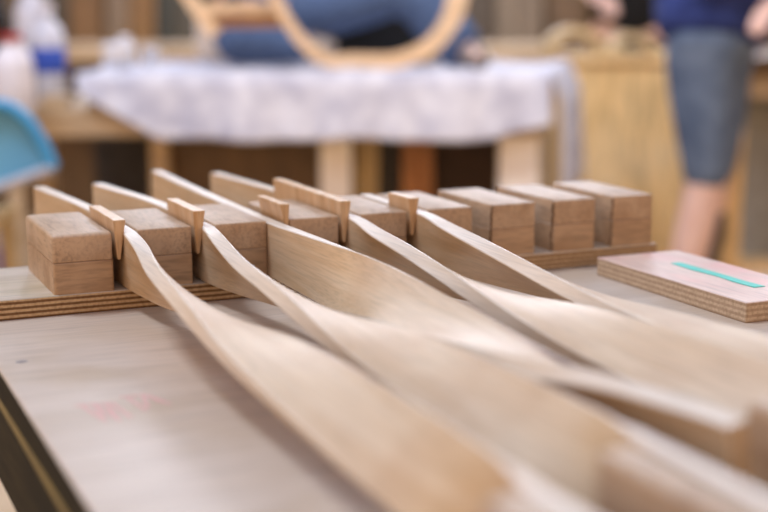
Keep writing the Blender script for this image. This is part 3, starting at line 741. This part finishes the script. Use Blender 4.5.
# plastic bag on the floor seen past the block
a = A(24, 240, 3.9)
bgp = link('plastic_bag', (lambda bm: (bmesh.ops.create_icosphere(bm, subdivisions=3, radius=1), [setattr(v, 'co', Vector((v.co.x*.055*(1+.12*math.sin(v.co.z*9+v.co.x*7)), v.co.y*.055*(1+.12*math.sin(v.co.x*11)), (v.co.z+1)*.29*(1-.1*abs(v.co.x))))) for v in bm.verts], bm)[-1])(bmesh.new()),
     plain('pale_plastic', (176, 178, 200), (110, 112, 150), scale=14, rough=.4), None, B(a[0]+.0, 3.5, 0), rot, smooth=70)
tag(bgp, 'pale crumpled plastic bag standing below the rear bench', 'bag')
a = A(10, 255, 3.4)
tag(link('blue_tub', (lambda bm: (lathe(bm, [(.001, 0), (.022, 0), (.027, a[2]+.02), (.024, a[2]+.02), (.02, .01), (.001, .01)], 20), bm)[-1])(bmesh.new()), plain('deep_blue', (54, 64, 160)), None, B(a[0], 3.36, 0), rot, smooth=50),
    'narrow deep blue tub standing on the floor beside the pale bag', 'tub')

# ---- plywood cabinet and forms on it
c0 = A(572, 55, 4.6); c1 = A(728, 55, 4.6); cbase = ((c0[0]+c1[0])/2, 4.85, 0)
ct = c0[2]
cabt = thing('plywood_cabinet', 'large tan plywood cabinet behind the standing person', 'cabinet', B(*cbase), rot)
w = (c1[0]-c0[0])/2
link('body', bx(-w, w, -.23, .23, 0, ct-.025, .004), m_cab, cabt)
link('worktop', bx(-w-.01, w+.01, -.25, .25, ct-.0245, ct, .004), m_cab, cabt)
for i, (u, D, R_, ln, lab) in enumerate(((573, 4.78, .10, .2, 'tan arched wooden form leaning on the plywood cabinet, the taller one'), (630, 4.68, .08, .16, 'tan arched wooden form on the plywood cabinet, the lower one'))):
    a = A(u, 40, D); bm = bmesh.new(); rings = []
    for k in range(17):
        an = PI*k/16; rings.append([(R_*s_*math.cos(an), y, R_*s_*.9*math.sin(an)) for s_, y in ((1, -ln/2), (.72, -ln/2), (.72, ln/2), (1, ln/2))])
    sweep(bm, rings); tag(link('arched_form', bm, m_cream, None, B(a[0], D, ct+.0005), rot, smooth=40), lab, 'wooden form', 'forms on the cabinet')
# ---- bench on the far side with grey bin
rt = A(752, 45, 3.95); tb = (rt[0]+.16, 4.15, 0)
rz = A(752, 58, 3.95)[2]
rb_t = thing('side_workbench', 'brown workbench beside the standing person, with a tan corner post', 'workbench', B(*tb), rot)
xl2 = A(731, 60, 3.95)[0]-tb[0]
link('benchtop', bx(xl2, .5, -.2, .4, rz-.05, rz, .003), m_dwood, rb_t)
link('leg', bx(xl2+.0, xl2+.055, -.19, -.13, 0, rz-.05, .003), m_cab, rb_t, label='tan corner post')
link('leg', bx(.4, .46, -.19, -.13, 0, rz-.05, .003), m_cab, rb_t); link('leg', bx(.4, .46, .3, .36, 0, rz-.05, .003), m_cab, rb_t)
link('apron', bx(xl2+.06, .4, -.18, -.15, rz-.12, rz-.0505, .003), m_bwood, rb_t)
link('lower_shelf', bx(xl2+.06, .4, -.1, .34, .22, .25, .003), m_cab, rb_t)
bz = A(760, 208, 4.1)[2]
link('grey_panel', bx(xl2+.08, .39, .0, .02, .2505, rz-.0505, .002), plain('grey_sheet', (150, 148, 140), (134, 132, 124)), rb_t, label='grey sheet panel')
a = A(750, 44, 3.98)
dv = thing('hand_tool', 'small green and grey hand tool under the standing person\'s hands', 'tool', B(a[0]+.02, 4.02, rz), rot)
bm = bmesh.new(); tube(bm, [(-.07, 0, .018), (-.02, 0, .02), (.0, 0, .018)], [.016, .018, .012], 12); link('handle', bm, plain('tool_green', (70, 110, 90)), dv, smooth=50)
bm = bmesh.new(); box(bm, .0, .1, -.012, .012, .008, .028, .003); link('blade', bm, m_silver, dv)

# ---- rear workbench, shelving and leaning boards against the back wall
e0 = A(-60, 52, 5.4); e1 = A(560, 52, 5.4); rz2 = A(300, 47, 5.4)[2]
rbn = thing('long_workbench', 'long wooden bench along the rear of the workshop', 'workbench', B((e0[0]+e1[0])/2, 5.7, 0), rot)
w2 = (e1[0]-e0[0])/2
link('benchtop', bx(-w2, w2, -.3, .3, rz2-.06, rz2, .004), m_bwood, rbn)
link('back_panel', bx(-w2+.02, w2-.02, .2, .22, .1, rz2-.0605, .004), m_dwood, rbn)
for sx in (-w2+.02, -w2/3, w2/3, w2-.1):
    for sy in (-.28, .26 - .03): link('leg', bx(sx, sx+.07, sy, sy+.06-.05*(sy > 0), 0, rz2-.0605, .003), m_bwood, rbn)
lum = [(-20, 22, (104, 84, 52), 'dull brown'), (24, 60, (92, 78, 50), 'olive-brown'), (62, 96, (142, 104, 58), 'warm brown'), (98, 122, (158, 132, 98), 'pale greyish'),
       (124, 149, (170, 124, 62), 'golden'), (151, 166, (70, 72, 58), 'dark grey-green'), (168, 200, (92, 82, 54), 'dark olive'), (204, 246, (84, 70, 44), 'shadowy brown'),
       (330, 372, (120, 84, 46), 'reddish brown'), (466, 498, (84, 66, 44), 'deep brown'), (500, 520, (160, 140, 112), 'greyish tan'), (521, 548, (150, 130, 104), 'dusty tan'),
       (552, 590, (126, 98, 66), 'mid brown'), (664, 700, (96, 78, 52), 'dark tan')]
for u0, u1, c, nm in lum:
    D = 6.6; a = A(u0, 20, D)[0]; b = A(u1, 20, D)[0]
    m = wood('lumber_'+nm.replace(' ', '_').replace('-', '_'), c, tuple(int(x*.84) for x in c), axis=2, scale=14, stretch=.15)
    h = random.uniform(1.7, 2.3); ww = (b-a)/2; bm = bmesh.new()
    hexa(bm, [(-ww, 0, 0), (ww, 0, 0), (ww, .04, 0), (-ww, .04, 0), (-ww, .34, h), (ww, .34, h), (ww, .38, h), (-ww, .38, h)], .003, 1)
    tag(link('lumber_board', bm, m, None, B((a+b)/2, D, 0), rot), nm+' plank leaning upright against the back wall', 'plank', 'planks leaning on the back wall')
